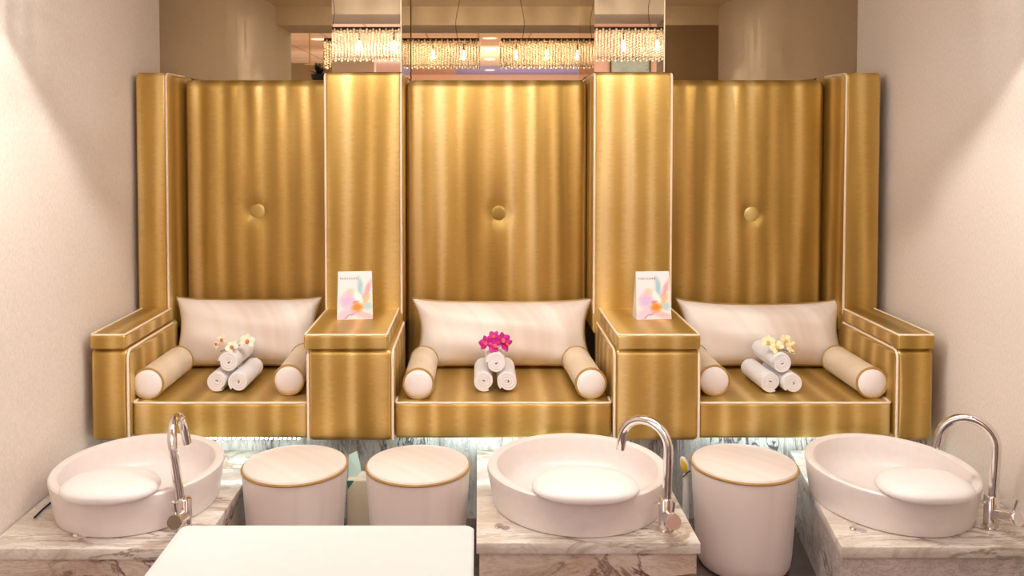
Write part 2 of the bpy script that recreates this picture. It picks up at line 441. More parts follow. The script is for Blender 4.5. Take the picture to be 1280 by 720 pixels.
for (a, b) in (XC1, XC2):
    # column body runs back to the mirror
    o = part('divider_column', MB().puff(a, b, YW, YM-.003, zbody-.05, ztw, .014, (0,.007,0), n=(8,8,20)), M['gold'], bq)
    for x in (a+.002, b-.002):
        pts = fillet([(x, YW+.001, zlid-.02), (x, YW+.001, ztw-.004), (x, YB+.05, ztw-.004)], .022)
        part('piping', MB().tube(pts, R_P, 8), M['piping'], o)

# backrests with tufted button
XB = [(at(209, 200, YW).x+.0, XC1[0]), (XC1[1], XC2[0]), (XC2[1], at(1056, 200, YW).x)]
BT = [at(321, 264, YB), at(623.5, 266.5, YB), at(940, 268, YB)]
for i, ((a, b), bt) in enumerate(zip(XB, BT)):
    rnd = random.Random(i+3); ph = [rnd.uniform(0, 6.28) for _ in range(4)]
    def fn(x, y, z, a=a, b=b, bt=bt, ph=ph):
        if y < YB+.03:
            d = math.hypot(x-bt.x, z-bt.z)
            dent = .022*math.exp(-(d/.038)**2)+.008*math.exp(-(d/.12)**2)
            edge = max(0, min(1, min(x-a, b-x)/.05))
            up = max(0, (z-(ztb-.22))/.22)
            rip = (.0011*math.sin(2*PI*x/.085+ph[0]+.8*math.sin(z*3))+.0007*math.sin(2*PI*x/.047+ph[1]))*edge
            gath = .003*math.sin(2*PI*x/.085+ph[0])*up**2
            y = y+dent+rip+gath
        return (x, y, z)
    o = part('backrest', MB().puff(a+.002, b-.002, YB, YM-.004, zs-.06, ztb, .034, (0,.016,0), n=(64,3,70), fn=fn), M['gold'], bq)
    bx = MB().lathe([(.0001,.010),(.019,.0095),(.029,.008),(.034,.004),(.0355,0),(.033,-.006),(.025,-.008)], 28)
    bx.tf(Matrix.Translation((bt.x, YB+.012, bt.z)) @ Matrix.Rotation(PI/2, 4, 'X'))
    part('button', bx, M['button'], o)

# seat cushions
XS = [(XALi, c1[0]), (c1[1], c2[0]), (c2[1], XARi)]
for (a, b) in XS:
    o = part('seat_cushion', MB().puff(a+.003, b-.003, 2.838, YB+.01, zbot, zs, .012, (0,.006,.0), n=(24,16,6)), M['gold'], bq)
    part('piping', MB().tube(fillet([(a+.006, 2.9, zs-.001), (a+.006, 2.841, zs-.002), (b-.006, 2.841, zs-.002), (b-.006, 2.9, zs-.001)], .01, 3), R_P, 8), M['piping'], o)
part('base_board', MB().box(XALo+.03, XARo-.03, 2.95, YM-.01, .3335, zbot+.002), M['dark_under'], bq, smooth=False)

# riser of marble under the bench and the light strips
YR = 2.95
ri = solo('marble_riser', MB().box(WXL+.002, WXR-.002, YR, YR+.5, 0, .333), M['riser'], (.12, YR, 0),
     'grey veined white marble riser wall under the gold banquette', 'riser', smooth=False)
for k, ((a, b), yy, lb) in enumerate(zip(XS, (2.862, 2.90, 2.90), ('dotted white light strip under the left seat, its diodes in view', 'white light strip tucked under the middle seat', 'white light strip tucked under the right seat'))):
    t = thing('light_strip', lb, 'light', ((a+b)/2, yy, zbot-.008), 'light strips under the seats')
    part('strip_tape', MB().box(a+.03, b-.01, yy-.006, yy+.006, zbot-.003, zbot-.0002), M['white_metal'], t, smooth=False)
    dm = MB(); n = int((b-a-.05)/.0155)
    for j in range(n):
        x = a+.035+j*.0155; dm.box(x, x+.0065, yy-.005, yy+.005, zbot-.009, zbot-.003)
    tag(part('diodes', dm, M['led'], t, smooth=False), kind='stuff')

# ------------------------------------------------------------------ plinths
HZ = .24
def plinth(label, x0, x1, y0, mat, xb=None):
    xb = x0 if xb is None else xb
    def skew(m):
        m.v = [(x+(xb-x0)*(y-y0)/(YR-y0) if x < x0+.02 else x, y, z) for x, y, z in m.v]; return m
    t = thing('marble_plinth', label, 'plinth', ((x0+x1)/2, (y0+YR)/2, 0), 'marble plinths under the basins')
    part('base', skew(MB().box(x0+.008, x1-.008, y0+.012, YR-.002, 0, HZ-.03)), mat, t, smooth=False)
    part('slab', skew(MB().box(x0, x1, y0, YR-.002, HZ-.03, HZ)), M['slab'], t, bevel=.0025)
    return t
YS = at(700, 683, 2.3).y
def y_for(py, z):
    lo, hi = .5, 6
    for _ in range(40):
        m = (lo+hi)/2
        if at(PX, py, m).z < z: lo = m   # further away -> lower z at fixed py is negative slope
        else: hi = m
    return (lo+hi)/2
def y_at(py, z):
    b = -(py-PY)/F; k = (-math.sin(PITCH)+b*math.cos(PITCH))/(math.cos(PITCH)+b*math.sin(PITCH))
    return (z-EYE)/k
YS = y_at(679, HZ); YSL = y_at(686, HZ); YSR = y_at(684, HZ)
plinth('marble plinth beside the left wall, carrying the left basin', WXL+.004, at(249, 680, YSL).x, YSL, M['plinth'])
plinth('marble plinth in the middle, between the stools', at(595.5, 680, YS).x, at(876, 679, YS).x, YS, M['plinth'])
plinth('marble plinth beside the right wall, carrying the right basin', at(1052, 684, YSR).x, WXR-.004, YSR, M['plinth2'], 1.075)

# ------------------------------------------------------------------ basins
def make_basin():
    t = thing('pedicure_basin', '', 'basin', (0,0,0))
    H = .112
    prof = [(.240,0),(.249,.003),(.253,.02),(.261,.07),(.267,H-.012),(.2665,H-.004),(.262,H),(.245,H+.001),(.238,H-.003),(.235,H-.014),(.232,.07),(.226,.045),(.213,.028),(.19,.018),(.15,.013),(.08,.010),(.02,.009)]
    part('bowl', MB().lathe(prof, 96, 1, .985), M['ceramic'], t, local=True)
    part('drain', MB().lathe([(.022,.009),(.022,.013),(.012,.015),(.001,.0155)], 24), M['chrome'], t, local=True)
    vs_, fs = [], []; nu, nv = 56, 18
    for i in range(nv+1):
        th = -PI/2+PI*i/nv
        for j in range(nu):
            an = 2*PI*j/nu; c, s_ = math.cos(an), math.sin(an)
            sup = lambda q, p: math.copysign(abs(q)**p, q)
            rr = abs(math.cos(th))**.55
            x = .147*sup(c, .9)*rr; y = .093*sup(s_, .9)*rr
            z = (.026 if th > 0 else .018)*math.sin(th)
            vs_.append((x, y, z+.006*(1-(x/.15)**2)*(1 if th>0 else 0)))
    for i in range(nv):
        for j in range(nu): fs.append((i*nu+j, i*nu+(j+1) % nu, (i+1)*nu+(j+1) % nu, (i+1)*nu+j))
    m = MB().add(vs_, fs).tf(Matrix.Translation((0, -.202, H+.011)) @ Matrix.Rotation(math.radians(4), 4, 'X'))
    o = part('foot_rest', m, M['pad'], t, local=True); 
    return t
b0 = make_basin(); GB = 'pedicure basins on the marble plinths'
bsn = [((at(175, 630, 2.54).x, 2.54, HZ), 'round white foot basin on the left plinth, against the left wall'),
       ((at(721, 630, 2.54).x, 2.54, HZ), 'round white foot basin on the middle plinth'),
       ((at(1111, 630, 2.54).x, 2.54, HZ), 'round white foot basin on the right plinth, against the right wall')]
for i, (loc, lb) in enumerate(bsn):
    o = b0 if i == 0 else copy_tree(b0)
    o.location = loc; tag(o, lb, 'basin', GB)
    o.scale = ((.905, 1, 1), (1, 1, 1), (.875, 1, 1))[i]

# ------------------------------------------------------------------ faucets (spout along +X, lever cartridge along -X)
def make_faucet(hgt=.305, reach=.14):
    t = thing('faucet', '', 'faucet')
    part('body', MB().lathe([(.024,0),(.024,.004),(.0195,.006),(.0195,.088),(.0175,.091),(.013,.092)], 32), M['chrome'], t, local=True)
    r = reach/2; pts = [(0,0,.088), (0,0,.12), (0,0,.16), (0,0,.2)]; zc = hgt-r-.012
    for k in range(19):
        a = PI-PI*k/18*1.0; pts.append((r+r*math.cos(a), 0, zc+r*math.sin(a)))
    pts += [(reach+.002, 0, zc-.015), (reach+.004, 0, zc-.03)]
    part('spout', MB().tube(pts, .0128, 18), M['chrome'], t, local=True)
    c = MB().lathe([(.0175,0),(.0175,.056),(.0205,.058),(.0205,.070),(.019,.072),(.001,.072)], 32).tf(Matrix.Translation((-.008,0,.042)) @ Matrix.Rotation(math.radians(-78), 4, 'Y'))
    c_ = part('cartridge', c, M['chrome'], t, local=True)
    l = MB().tube([(-.062,0,.062), (-.066,0,.082), (-.074,0,.108)], .0042, 12)
    part('lever', l, M['chrome'], t, local=True)
    k = MB().tube([(0,.018,.075), (0,.034,.078)], .004, 10)
    part('side_knob', k, M['chrome'], t, local=True)
    return t
f0 = make_faucet()
fz = [((231, 2.345), (-.02,-1), (-.10, 1), (-.13, 0), 'chrome gooseneck tap beside the left basin, at its inner side'),
      ((832, 2.345), (.07,-1), (-.12, .085), (0, -.03), 'chrome gooseneck tap at the right of the middle basin'),
      ((1239, 2.36), (.38,-.92), (-.125, .075), (0, -.04), 'chrome gooseneck tap by the right wall')]
for i, ((px, Y), cdir, sdir, lean, lb) in enumerate(fz):
    o = f0 if i == 0 else copy_tree(f0)
    yaw = math.atan2(-cdir[1], -cdir[0])
    o.location = (at(px, 655, Y).x, Y, HZ); o.rotation_euler = (0, 0, yaw); tag(o, lb, 'faucet', 'chrome basin taps')
    for c in bpy.data.objects:
        if c.parent == o and c.name.startswith('spout'): c.rotation_euler = (lean[0], lean[1], math.atan2(sdir[1], sdir[0])-yaw)

# small chrome push valves on slabs
def make_valve():
    t = thing('chrome_valve', '', 'valve')
    part('disc', MB().lathe([(.0105,0),(.0105,.003),(.008,.006),(.001,.007)], 24), M['chrome'], t, local=True)
    part('flange', MB().lathe([(.010,0),(.010,.002),(.007,.003),(.001,.003)], 20).tf(Matrix.Translation((.014,-.006,0))), M['chrome'], t, local=True)
    return t
v0 = make_valve()
for i, (px, py, lb) in enumerate(((97, 670, 'small chrome valve knob on the left marble slab'), (624, 659, 'small chrome valve knob on the middle marble slab'), (1068, 662, 'small chrome valve knob on the right marble slab'))):
    o = v0 if i == 0 else copy_tree(v0); Y = y_at(py, HZ); o.location = (at(px, py, Y).x, Y, HZ); o.scale = (1.25,)*3; tag(o, lb, 'valve', 'chrome valve knobs')
a, b = at(43, 647, y_at(647, HZ+.004)), at(65, 627, y_at(627, HZ+.004))
a.x = max(a.x, WXL+.008)
solo('black_cord', MB().tube([a, (a+b)/2+Vector((0,0,.002)), b, b+Vector((.03,.08,0))], .0028, 8), M['black'], tuple(a), 'thin black cord on the marble between left wall and basin', 'cord')

# ------------------------------------------------------------------ stools
def make_stool():
    t = thing('stool', '', 'stool'); H = .320
    part('body', MB().lathe([(.10,.004),(.132,.006),(.140,.02),(.1435,.05),(.1475,.12),(.1545,.22),(.158,.28),(.159,H-.022),(.158,H-.012)], 72), M['stool'], t, local=True)
    part('cushion', MB().lathe([(.1575,H-.014),(.1575,H-.008),(.154,H-.001),(.13,H+.004),(.08,H+.008),(.03,H+.010),(.001,H+.010)], 72), M['stool'], t, local=True)
    part('piping', MB().tube([(.159*math.cos(2*PI*k/72), .159*math.sin(2*PI*k/72), H-.010) for k in range(72)], .0042, 8, closed=True), M['gold_piping'], t, local=True)
    for an in (45, 135, 225, 315):
        q = math.radians(an); part('glide', MB().lathe([(.011,0),(.011,.006),(.004,.007)], 12).tf(Matrix.Translation((.085*math.cos(q), .085*math.sin(q), 0))), M['black'], t, local=True)
    return t
s0 = make_stool()
for i, (px, Y, lb) in enumerate(((369, 2.63, 'cream drum stool with gold piping, nearest the left basin'), (522.5, 2.63, 'cream drum stool with gold piping, just left of the middle plinth'), (930, 2.64, 'cream drum stool with gold piping, between the middle and right plinths'))):
    o = s0 if i == 0 else copy_tree(s0); o.location = (at(px, 580, Y).x, Y, 0); tag(o, lb, 'stool', 'cream drum stools')

# ------------------------------------------------------------------ table in front
TZ = .70
YT = y_at(656, TZ); xa, xb = at(227, 656, YT).x, at(592.5, 656, YT).x
tb = thing('table', 'plain white work table in the foreground, in front of the two left stools', 'table', ((xa+xb)/2, YT-.25, 0))
tm = MB(); n = []
def rrect(x0, x1, y0, y1, r, k=6):
    out = []
    for cx, cy, a0 in ((x1-r, y1-r, 0), (x0+r, y1-r, 90), (x0+r, y0+r, 180), (x1-r, y0+r, 270)):
        for j in range(k+1):
            q = math.radians(a0+90*j/k); out.append((cx+r*math.cos(q), cy+r*math.sin(q)))
    return out
rp = rrect(xa, xb, YT-.50, YT, .012)
L = len(rp); lev = [(TZ-.028, 0), (TZ-.003, 0), (TZ, .003)]
cx, cy = (xa+xb)/2, YT-.25
vs_ = []
for z, ins in lev:
    for x, y in rp: vs_.append((x+(ins if x < cx else -ins), y+(ins if y < cy else -ins), z))
fs = [tuple(reversed(range(L))), tuple(range(2*L, 3*L))]
for i in range(2):
    for j in range(L): fs.append((i*L+j, i*L+(j+1) % L, (i+1)*L+(j+1) % L, (i+1)*L+j))
part('table_top', MB().add(vs_, fs), M['table'], tb)
for x in (xa+.04, xb-.04):
    for y in (YT-.46, YT-.05): part('leg', MB().puff(x-.016, x+.016, y-.016, y+.016, 0, TZ-.028, .004, n=1, m=2), M['white_metal'], tb)
part('shelf', MB().puff(xa+.03, xb-.03, YT-.47, YT-.04, .2, .22, .004, n=1, m=2), M['white_metal'], tb)

# ------------------------------------------------------------------ seat pillows
def pillow(cx, wd, hg, T, label, sag, tilt=16, rz=0, yb=3.25, seed=0):
    nu, nv = 44, 26; rnd = random.Random(seed); p1, p2 = rnd.uniform(0,6), rnd.uniform(0,6)
    def P(u, v, side):
        x = wd/2*u*(1-.115*(1-v*v)); z = hg/2*v*(1-.10*(1-u**4)) if v < 0 else hg/2*v*(1-sag*(1-u*u)-.10*(1-abs(u)**5))
        prof = max(0, (1-u**2))**.42*max(0, (1-v*v))**.5
        cr = math.exp(-((1-abs(u))**2+(1-v)**2)*5)
        th = 1.12*T/2*prof*(1+.07*math.sin(5*u+p1)+.05*math.sin(7*v+p2+3*u))+.004*cr*math.sin(14*math.atan2(1.02-v, 1.02-abs(u)))*side*(1-abs(u)**8)*(1-v**8)
        return (x, side*th, z)
    vs_, fs = [], []
    for side in (-1, 1):
        for i in range(nv+1):
            for j in range(nu+1):
                u = math.sin(PI/2*(-1+2*j/nu)); v = math.sin(PI/2*(-1+2*i/nv)); vs_.append(P(u, v, side))
    W = nu+1; O = W*(nv+1)
    for i in range(nv):
        for j in range(nu):
            q = (i*W+j, i*W+j+1, (i+1)*W+j+1, (i+1)*W+j); fs.append(q); fs.append(tuple(reversed([k+O for k in q])))
    loop = [P(-1+2*k/30, -1, 0) for k in range(30)]+[P(1, -1+2*k/16, 0) for k in range(16)]+[P(1-2*k/30, 1, 0) for k in range(30)]+[P(-1, 1-2*k/16, 0) for k in range(16)]
    mt = Matrix.Rotation(rz, 4, 'Z') @ Matrix.Rotation(math.radians(-tilt), 4, 'X') @ Matrix.Translation((0,0,hg/2))
    t = thing('lumbar_pillow', label, 'pillow', (cx, yb, zs+.004), 'pearl white lumbar pillows')
    part('cover', MB().add(vs_, fs).tf(mt), M['pillow'], t, local=True)
    part('piping', MB().tube(loop, .005, 8, closed=True).tf(mt), M['gold_piping'], t, local=True)
    return t
pillow(at(310, 420, 3.3).x, .565, .268, .15, 'pearl white lumbar pillow on the left seat', .0, seed=1)
pillow(at(628, 420, 3.3).x, .70, .262, .15, 'pearl white lumbar pillow on the middle seat, the widest', .02, seed=2)
pillow(at(950, 420, 3.3).x, .645, .262, .15, 'pearl white lumbar pillow on the right seat, its top edge sagging', .10, seed=3)

# ------------------------------------------------------------------ bolsters
def make_bolster(Ln=.30, r=.0505):
    t = thing('bolster', '', 'cushion')
    def xf(m): return m.tf(Matrix.Rotation(-PI/2, 4, 'X'))
    nz = 16
    prof = [(r*.985, .001)]+[(r*(1+.012*math.sin(PI*k/nz)), .006+(Ln-.012)*k/nz) for k in range(nz+1)]+[(r*.985, Ln-.001)]
    part('cover', xf(MB().lathe(prof, 48)), M['bolster'], t, local=True)
    for z0, s_ in ((0, -1), (Ln, 1)):
        e = [(r*.97, z0), (r*.9, z0+s_*.004), (r*.6, z0+s_*.009), (r*.25, z0+s_*.011), (.0005, z0+s_*.0115)]
        if s_ < 0: e = e[::-1]
        part('end_cap', xf(MB().lathe(e, 48)), M['bolster_end'], t, local=True)
        part('piping', xf(MB().tube([(r*math.cos(2*PI*k/48), r*math.sin(2*PI*k/48), z0) for k in range(48)], .0040, 8, closed=True)), M['gold_piping'], t, local=True)
    return t
bo = make_bolster()
for i, (px, Y, rz, lb) in enumerate(((185, 2.872, 0, 'cream bolster on the left seat, against the left armrest'), (361, 2.915, .02, 'cream bolster on the left seat, against the console, partly hidden by it'),
     (523, 2.872, 0, 'cream bolster on the middle seat, at its left end'), (738.5, 2.875, .05, 'cream bolster on the middle seat, at its right end'),
     (893, 2.91, -.02, 'cream bolster on the right seat, partly hidden by the console'), (1090, 2.882, -.01, 'cream bolster on the right seat, against the right armrest'))):
    o = bo if i == 0 else copy_tree(bo)
    o.location = (at(px, 473, Y).x, Y, zs+.0535); o.rotation_euler = (0,0,rz); tag(o, lb, 'cushion', 'cream bolsters on the seats')

# ------------------------------------------------------------------ towels
def make_towel(r=.0375, Ln=.20, seed=0):
    rnd = random.Random(seed); t = thing('rolled_towel', '', 'towel')
    turns = 3.4; n = 110; th = r/(turns+.55)
    vs_, fs = [], []; ys = [0, .003, .012]+[.012+(Ln-.024)*k/6 for k in range(1, 7)]+[Ln-.003, Ln]
    prof = []
    for i in range(n+1):
        a = 2*PI*turns*i/n; rc = th*.35+(r-th*.9)*i/n
        wob = 1+.025*math.sin(2*a+seed)
        prof.append((a-PI/2-2*PI*turns+.5, rc*wob))
    for yi, y in enumerate(ys):
        e = min(y, Ln-y); k = .40 if e < .002 else (.46 if e < .008 else .493)
        for (a, rc) in prof:
            for sgn in (-1, 1):
                q = rc+sgn*th*k; vs_.append((q*math.cos(a), y, q*math.sin(a)))
    W = 2*(n+1)
    for yi in range(len(ys)-1):
        for i in range(n):
            for sgn in (0, 1):
                a = yi*W+2*i+sgn; fs.append((a, a+2, a+2+W, a+W))
        for i in (0, n): fs.append((yi*W+2*i, yi*W+2*i+1, (yi+1)*W+2*i+1, (yi+1)*W+2*i))
    for yi in (0, len(ys)-1):
        for i in range(n): a = yi*W+2*i; fs.append((a, a+1, a+3, a+2))
    part('roll', MB().add(vs_, fs), M['towel'], t, local=True)
    return t
tows = [make_towel(seed=k) for k in range(1)]
seats = [('left', [(271,2.95,0), (297.5,2.94,0), (282.5,2.955,1)]), ('middle', [(605,2.95,0), (634.5,2.945,0), (617.8,2.95,1)]), ('right', [(963.5,2.94,0), (991.5,2.925,0), (978,2.935,1)])]
first = True; top_pos = []
for sname, L3 in seats:
    pos = ['lower left', 'lower right', 'topmost']
    x0 = at(L3[0][0], 473, L3[0][1]).x; x1 = at(L3[1][0], 473, L3[1][1]).x
    for (px, Y, lvl), pn in zip(L3, pos):
        o = tows[0] if first else copy_tree(tows[0]); first = False
        x = at(px, 473, Y).x; z = zs+.0385
        if lvl: x = (x0+x1)/2; z += math.sqrt(max(0, .0755**2-((x1-x0)/2)**2)); top_pos.append(Vector((x, Y, z+.0375)))
        o.location = (x, Y, z); o.rotation_euler = (0, [0, 1.3, 2.2][pos.index(pn)], {'left': -.03, 'middle': 0, 'right': .04}[sname])
        tag(o, 'rolled white towel, %s in the stack on the %s seat' % (pn, sname), 'towel', 'rolled white towels')

# ------------------------------------------------------------------ orchids
def petal(L_, W_, curl=.25):
    vs_, fs = [], []; nu, nv = 8, 6
    for i in range(nu+1):
        u = i/nu; wd = W_*math.sin(PI*min(1, u*.93+.07))**.75
        for j in range(nv+1):
            v = -1+2*j/nv; vs_.append((L_*u, wd*v/2, curl*L_*u*u*.6-.25*W_*v*v*(1-u)+.0006*math.sin(9*v+5*u)))
    for i in range(nu):
        for j in range(nv): a = i*(nv+1)+j; fs.append((a, a+1, a+nv+2, a+nv+1))
    n = len(vs_); vs2 = vs_+[(x, y, z-.0007) for x, y, z in vs_]; f2 = fs+[tuple(reversed([k+n for k in f])) for f in fs]
    ed = [i*(nv+1) for i in range(nu+1)]+[nu*(nv+1)+j for j in range(1, nv+1)]+[i*(nv+1)+nv for i in range(nu-1, -1, -1)]+[j for j in range(nv-1, 0, -1)]
    for a, b in zip(ed, ed[1:]+ed[:1]): f2.append((a, b, b+n, a+n))
    return vs2, f2
def orchid(label, base, mat, lip, bl, stem_pts):
    t = thing('orchid_sprig', label, 'flower', tuple(base), 'orchid sprigs on the towel stacks')
    for (dx, dy, dz, yaw, tilt, roll, sc) in bl:
        dx *= 1.25; dz *= 1.15; sc *= 1.3
        m = MB()
        for k, (an, L_, W_) in enumerate(((90,.019,.013), (212,.019,.012), (328,.019,.012), (20,.019,.018), (160,.019,.018))):
            v, f = petal(L_*sc, W_*sc, .22 if k > 2 else .1); q = MB().add(v, f).tf(Matrix.Rotation(math.radians(an), 4, 'Z')); m.add(q.v, q.f)
        # blossom faces +Z locally; turn it to face the room (-Y)
        mt = Matrix.Translation((dx, dy, dz)) @ Matrix.Rotation(math.radians(yaw), 4, 'Z') @ Matrix.Rotation(math.radians(90-tilt), 4, 'X') @ Matrix.Rotation(math.radians(roll), 4, 'Z')
        o = part('blossom', m.tf(mt), mat, t, local=True)
        lp = MB().lathe([(.0006,-.001),(.0032*sc,.001),(.0045*sc,.004),(.0035*sc,.007),(.001,.008)], 12, 1, 1.3).tf(mt @ Matrix.Translation((0,-.002*sc,.001)))
        part('lip', lp, lip, o, local=True)
    part('stem', MB().tube(stem_pts, .0013, 7), M['stem'], t, local=True)
orchid('spray of cream white orchids with rust centres on the left towel stack', top_pos[0]+Vector((0,.03,-.001)), M['petal_w'], M['lip_o'],
       [(-.022,0,.030,-25,25,10,.95), (.008,-.018,.012,0,30,40,1.0), (.044,.012,.024,28,20,-15,1.15), (-.038,.004,.016,-35,15,60,.7)], [(-.03,-.02,-.002), (-.014,-.016,.003), (.0,-.005,.006), (.03,.012,.014)])
orchid('spray of magenta orchids with coral centres on the middle towel stack', top_pos[1]+Vector((0,.03,-.001)), M['petal_m'], M['lip_r'],
       [(-.026,0,.022,-20,15,20,1.15), (-.004,-.012,.016,0,20,75,1.1), (.020,.0,.032,12,15,5,1.15), (.030,.006,.018,30,20,50,1.1), (-.004,.008,.040,0,30,-30,.95)], [(-.02,-.012,-.001), (0,.0,.005), (.02,.008,.016)])
orchid('spray of pale yellow orchids on the right towel stack', top_pos[2]+Vector((0,.03,-.001)), M['petal_c'], M['lip_y'],
       [(-.030,0,.026,-22,20,0,1.05), (-.010,-.012,.014,-5,25,35,1.1), (.018,.004,.030,15,20,10,1.05), (.032,-.004,.014,30,25,60,1.15)], [(.045,-.02,-.002), (.03,-.014,.001), (.0,-.004,.006), (-.02,.005,.01)])

# ------------------------------------------------------------------ tent cards
def text_mesh(s, size, mat, parent, mt, spacing=1.5):
    cu = bpy.data.curves.new('lettering', 'FONT'); cu.body = s; cu.size = size; cu.extrude = .0002; cu.space_character = spacing; cu.align_x = 'LEFT'
    ob = bpy.data.objects.new('tmp', cu); C.objects.link(ob)
    bpy.context.view_layer.update()
    me = bpy.data.meshes.new_from_object(ob.evaluated_get(bpy.context.evaluated_depsgraph_get())); bpy.data.objects.remove(ob)
    me.transform(mt); me.materials.clear(); me.materials.append(mat)
    o = bpy.data.objects.new('lettering', me); C.objects.link(o); o.parent = parent; WL[o.name] = WL[parent.name]; return o
def tent_card(px, label, rz, face):
    Y = 3.055; w0, w1, H, D = .0625, .0595, .166, .030
    t = thing('tent_card', label, 'card', (at(px, 402, Y).x, Y, zlid+.0035), 'tent cards on the console lids'); t.rotation_euler = (0,0,rz)
    th = .0012
    def panel(y0, y1):
        vs_ = [(-w0,y0,0),(w0,y0,0),(w1,y1,H),(-w1,y1,H)]; vs_ += [(x, y+th, z) for x, y, z in vs_]
        return MB().add(vs_, [(0,1,2,3),(7,6,5,4),(0,4,5,1),(1,5,6,2),(2,6,7,3),(3,7,4,0)])
    fp = part('front_panel', panel(-.028, 0), M['card'], t, local=True, smooth=False)
    part('back_panel', panel(.034, .0012), M['card_plain'], t, local=True, smooth=False)
    part('side_gusset', MB().add([(face*w0,-.027,0),(face*w0,.033,0),(face*w1,.001,H-.004),(face*(w0-.001),-.027,0),(face*(w0-.001),.033,0),(face*(w1-.001),.001,H-.004)], [(0,1,2),(5,4,3),(0,3,4,1),(1,4,5,2),(2,5,3,0)]), M['card_plain'], t, local=True, smooth=False)
    tilt = math.atan2(.028, H)
    mt = Matrix.Translation((-.052, -.0045-.001, .1385)) @ Matrix.Rotation(PI/2-tilt, 4, 'X')
    text_mesh('PEDICURE', .0095, M['ink'], fp, mt, 1.55)
tent_card(444, 'pastel printed tent card on the left console lid', math.radians(6), 1)
tent_card(815, 'pastel printed tent card on the right console lid', math.radians(4), -1)

# ------------------------------------------------------------------ small things between stools and plinths
p = at(449, 640, 2.78)
bag = thing('tissue_box', 'pale box with aqua paper sticking out, between the two left stools', 'box', (p.x, 2.78, 0))
part('box', MB().puff(p.x-.035, p.x+.045, 2.74, 2.82, 0, .22, .006, n=2, m=3), M['paper'], bag)
def fold(pts, th=.002):
    m = MB(); vs_ = list(pts)+[(x, y+th, z) for x, y, z in pts]; n = len(pts)
    return m.add(vs_, [tuple(range(n)), tuple(reversed(range(n, 2*n)))]+[(i, (i+1) % n, (i+1) % n+n, i+n) for i in range(n)])
part('aqua_sheet', fold([(p.x-.033,2.765,0.215),(p.x+.012,2.760,0.215),(p.x+.006,2.775,0.250),(p.x-.008,2.79,0.295),(p.x-.034,2.785,0.285)]), M['aqua'], bag, smooth=False)
part('teal_fold', fold([(p.x-.034,2.7385,0.218),(p.x-.010,2.7385,0.218),(p.x-.030,2.7385,0.190)], .0012), M['teal'], bag, smooth=False)
part('paper_sheet', fold([(p.x-.008,2.75,0.218),(p.x+.04,2.75,0.218),(p.x+.036,2.76,0.243),(p.x+.008,2.76,0.238)]), M['bristle'], bag, smooth=False)

q = at(855, 640, 2.80)
br = thing('foot_brush', 'white foot brush with a yellow pad standing left of the third stool', 'brush', (q.x, 2.80, 0))
part('handle', MB().tube([(q.x+.005,2.80,0),(q.x+.006,2.80,.13),(q.x+.004,2.80,.215)], [.011,.011,.009], 14), M['bristle'], br)
hd = MB().lathe([(.001,-.032),(.008,-.026),(.013,-.008),(.013,.008),(.008,.026),(.001,.032)], 20, 1, .5).tf(Matrix.Translation((q.x,2.798,.245)) @ Matrix.Rotation(math.radians(-18), 4, 'Y'))
part('head', hd, M['bristle'], br)
yp = MB().lathe([(.001,-.026),(.007,-.02),(.010,-.005),(.009,.008),(.001,.024)], 18, 1, .35).tf(Matrix.Translation((q.x-.004,2.7905,.247)) @ Matrix.Rotation(math.radians(-18), 4, 'Y'))
part('yellow_pad', yp, M['yellow'], br)
part('dark_clip', MB().tube([(q.x-.008,2.788,.210),(q.x+.016,2.788,.232)], .002, 8), M['black'], br)

# ------------------------------------------------------------------ chandeliers
def chandelier():
    t = thing('chandelier', '', 'chandelier'); Lc, Dc = .86, .12     # hangs with its front (towards +Y) at y=+Dc/2
    z0, z1 = EYE+.372, EYE+.515
    part('canopy_plate', MB().puff(-Lc/2, Lc/2, -Dc/2, Dc/2, z1, z1+.018, .003, n=1, m=2), M['bronze'], t, local=True)
    part('lower_rail', MB().tube([(-Lc/2,-Dc/2,z0+.012),(Lc/2,-Dc/2,z0+.012),(Lc/2,Dc/2,z0+.012),(-Lc/2,Dc/2,z0+.012)], .0016, 6, closed=True), M['bronze'], t, local=True)
    cm = MB(); rnd = random.Random(5); s = .0064
    def bead(x, y, z, s=.0072):
        a = rnd.uniform(0, 1.57); c, d = math.cos(a)*s, math.sin(a)*s
        cm.add([(x+c,y+d,z),(x-d,y+c,z),(x-c,y-d,z),(x+d,y-c,z),(x,y,z+s*1.05),(x,y,z-s*1.05)], [(0,1,4),(1,2,4),(2,3,4),(3,0,4),(1,0,5),(2,1,5),(3,2,5),(0,3,5)])
    nx = 54; nz = 11
    for i in range(nx+1):
        for k in range(nz):
            for y in (-Dc/2, Dc/2):
                bead(-Lc/2+Lc*i/nx, y, z0+.004+(z1-z0-.006)*k/(nz-1)+(.0068 if i % 2 else 0))
    for j in range(1, 8):
        for k in range(nz):
            for x in (-Lc/2, Lc/2): bead(x, -Dc/2+Dc*j/8, z0+.004+(z1-z0-.006)*k/(nz-1))
    tag(part('crystal_strands', cm, M['crystal'], t, local=True, smooth=False), kind='stuff')
    for k in range(5):
        x = -Lc/2+Lc*(k+.5)/5
        o = part('bulb', MB().lathe([(.001,-.016),(.008,-.010),(.009,0),(.006,.012),(.004,.016)], 14).tf(Matrix.Translation((x, 0, z0+.085))), M['bulb'], t, local=True)
        part('socket', MB().tube([(x,0,z0+.10),(x,0,z1)], .005, 8), M['bronze'], o, local=True)
    for sx in (-1, 1):
        pts = [(sx*Lc*.36, 0, z1+.018)]; 
        for k in range(1, 9): pts.append((sx*Lc*.36+.012*math.sin(k*.7)*(-sx), .004*math.cos(k), z1+.018+(ALC_Z-z1-.018)*k/8))
        part('suspension_wire', MB().tube(pts, .0016, 6), M['bronze'], t, local=True)
    return t
YC = 2.24
ch = chandelier()
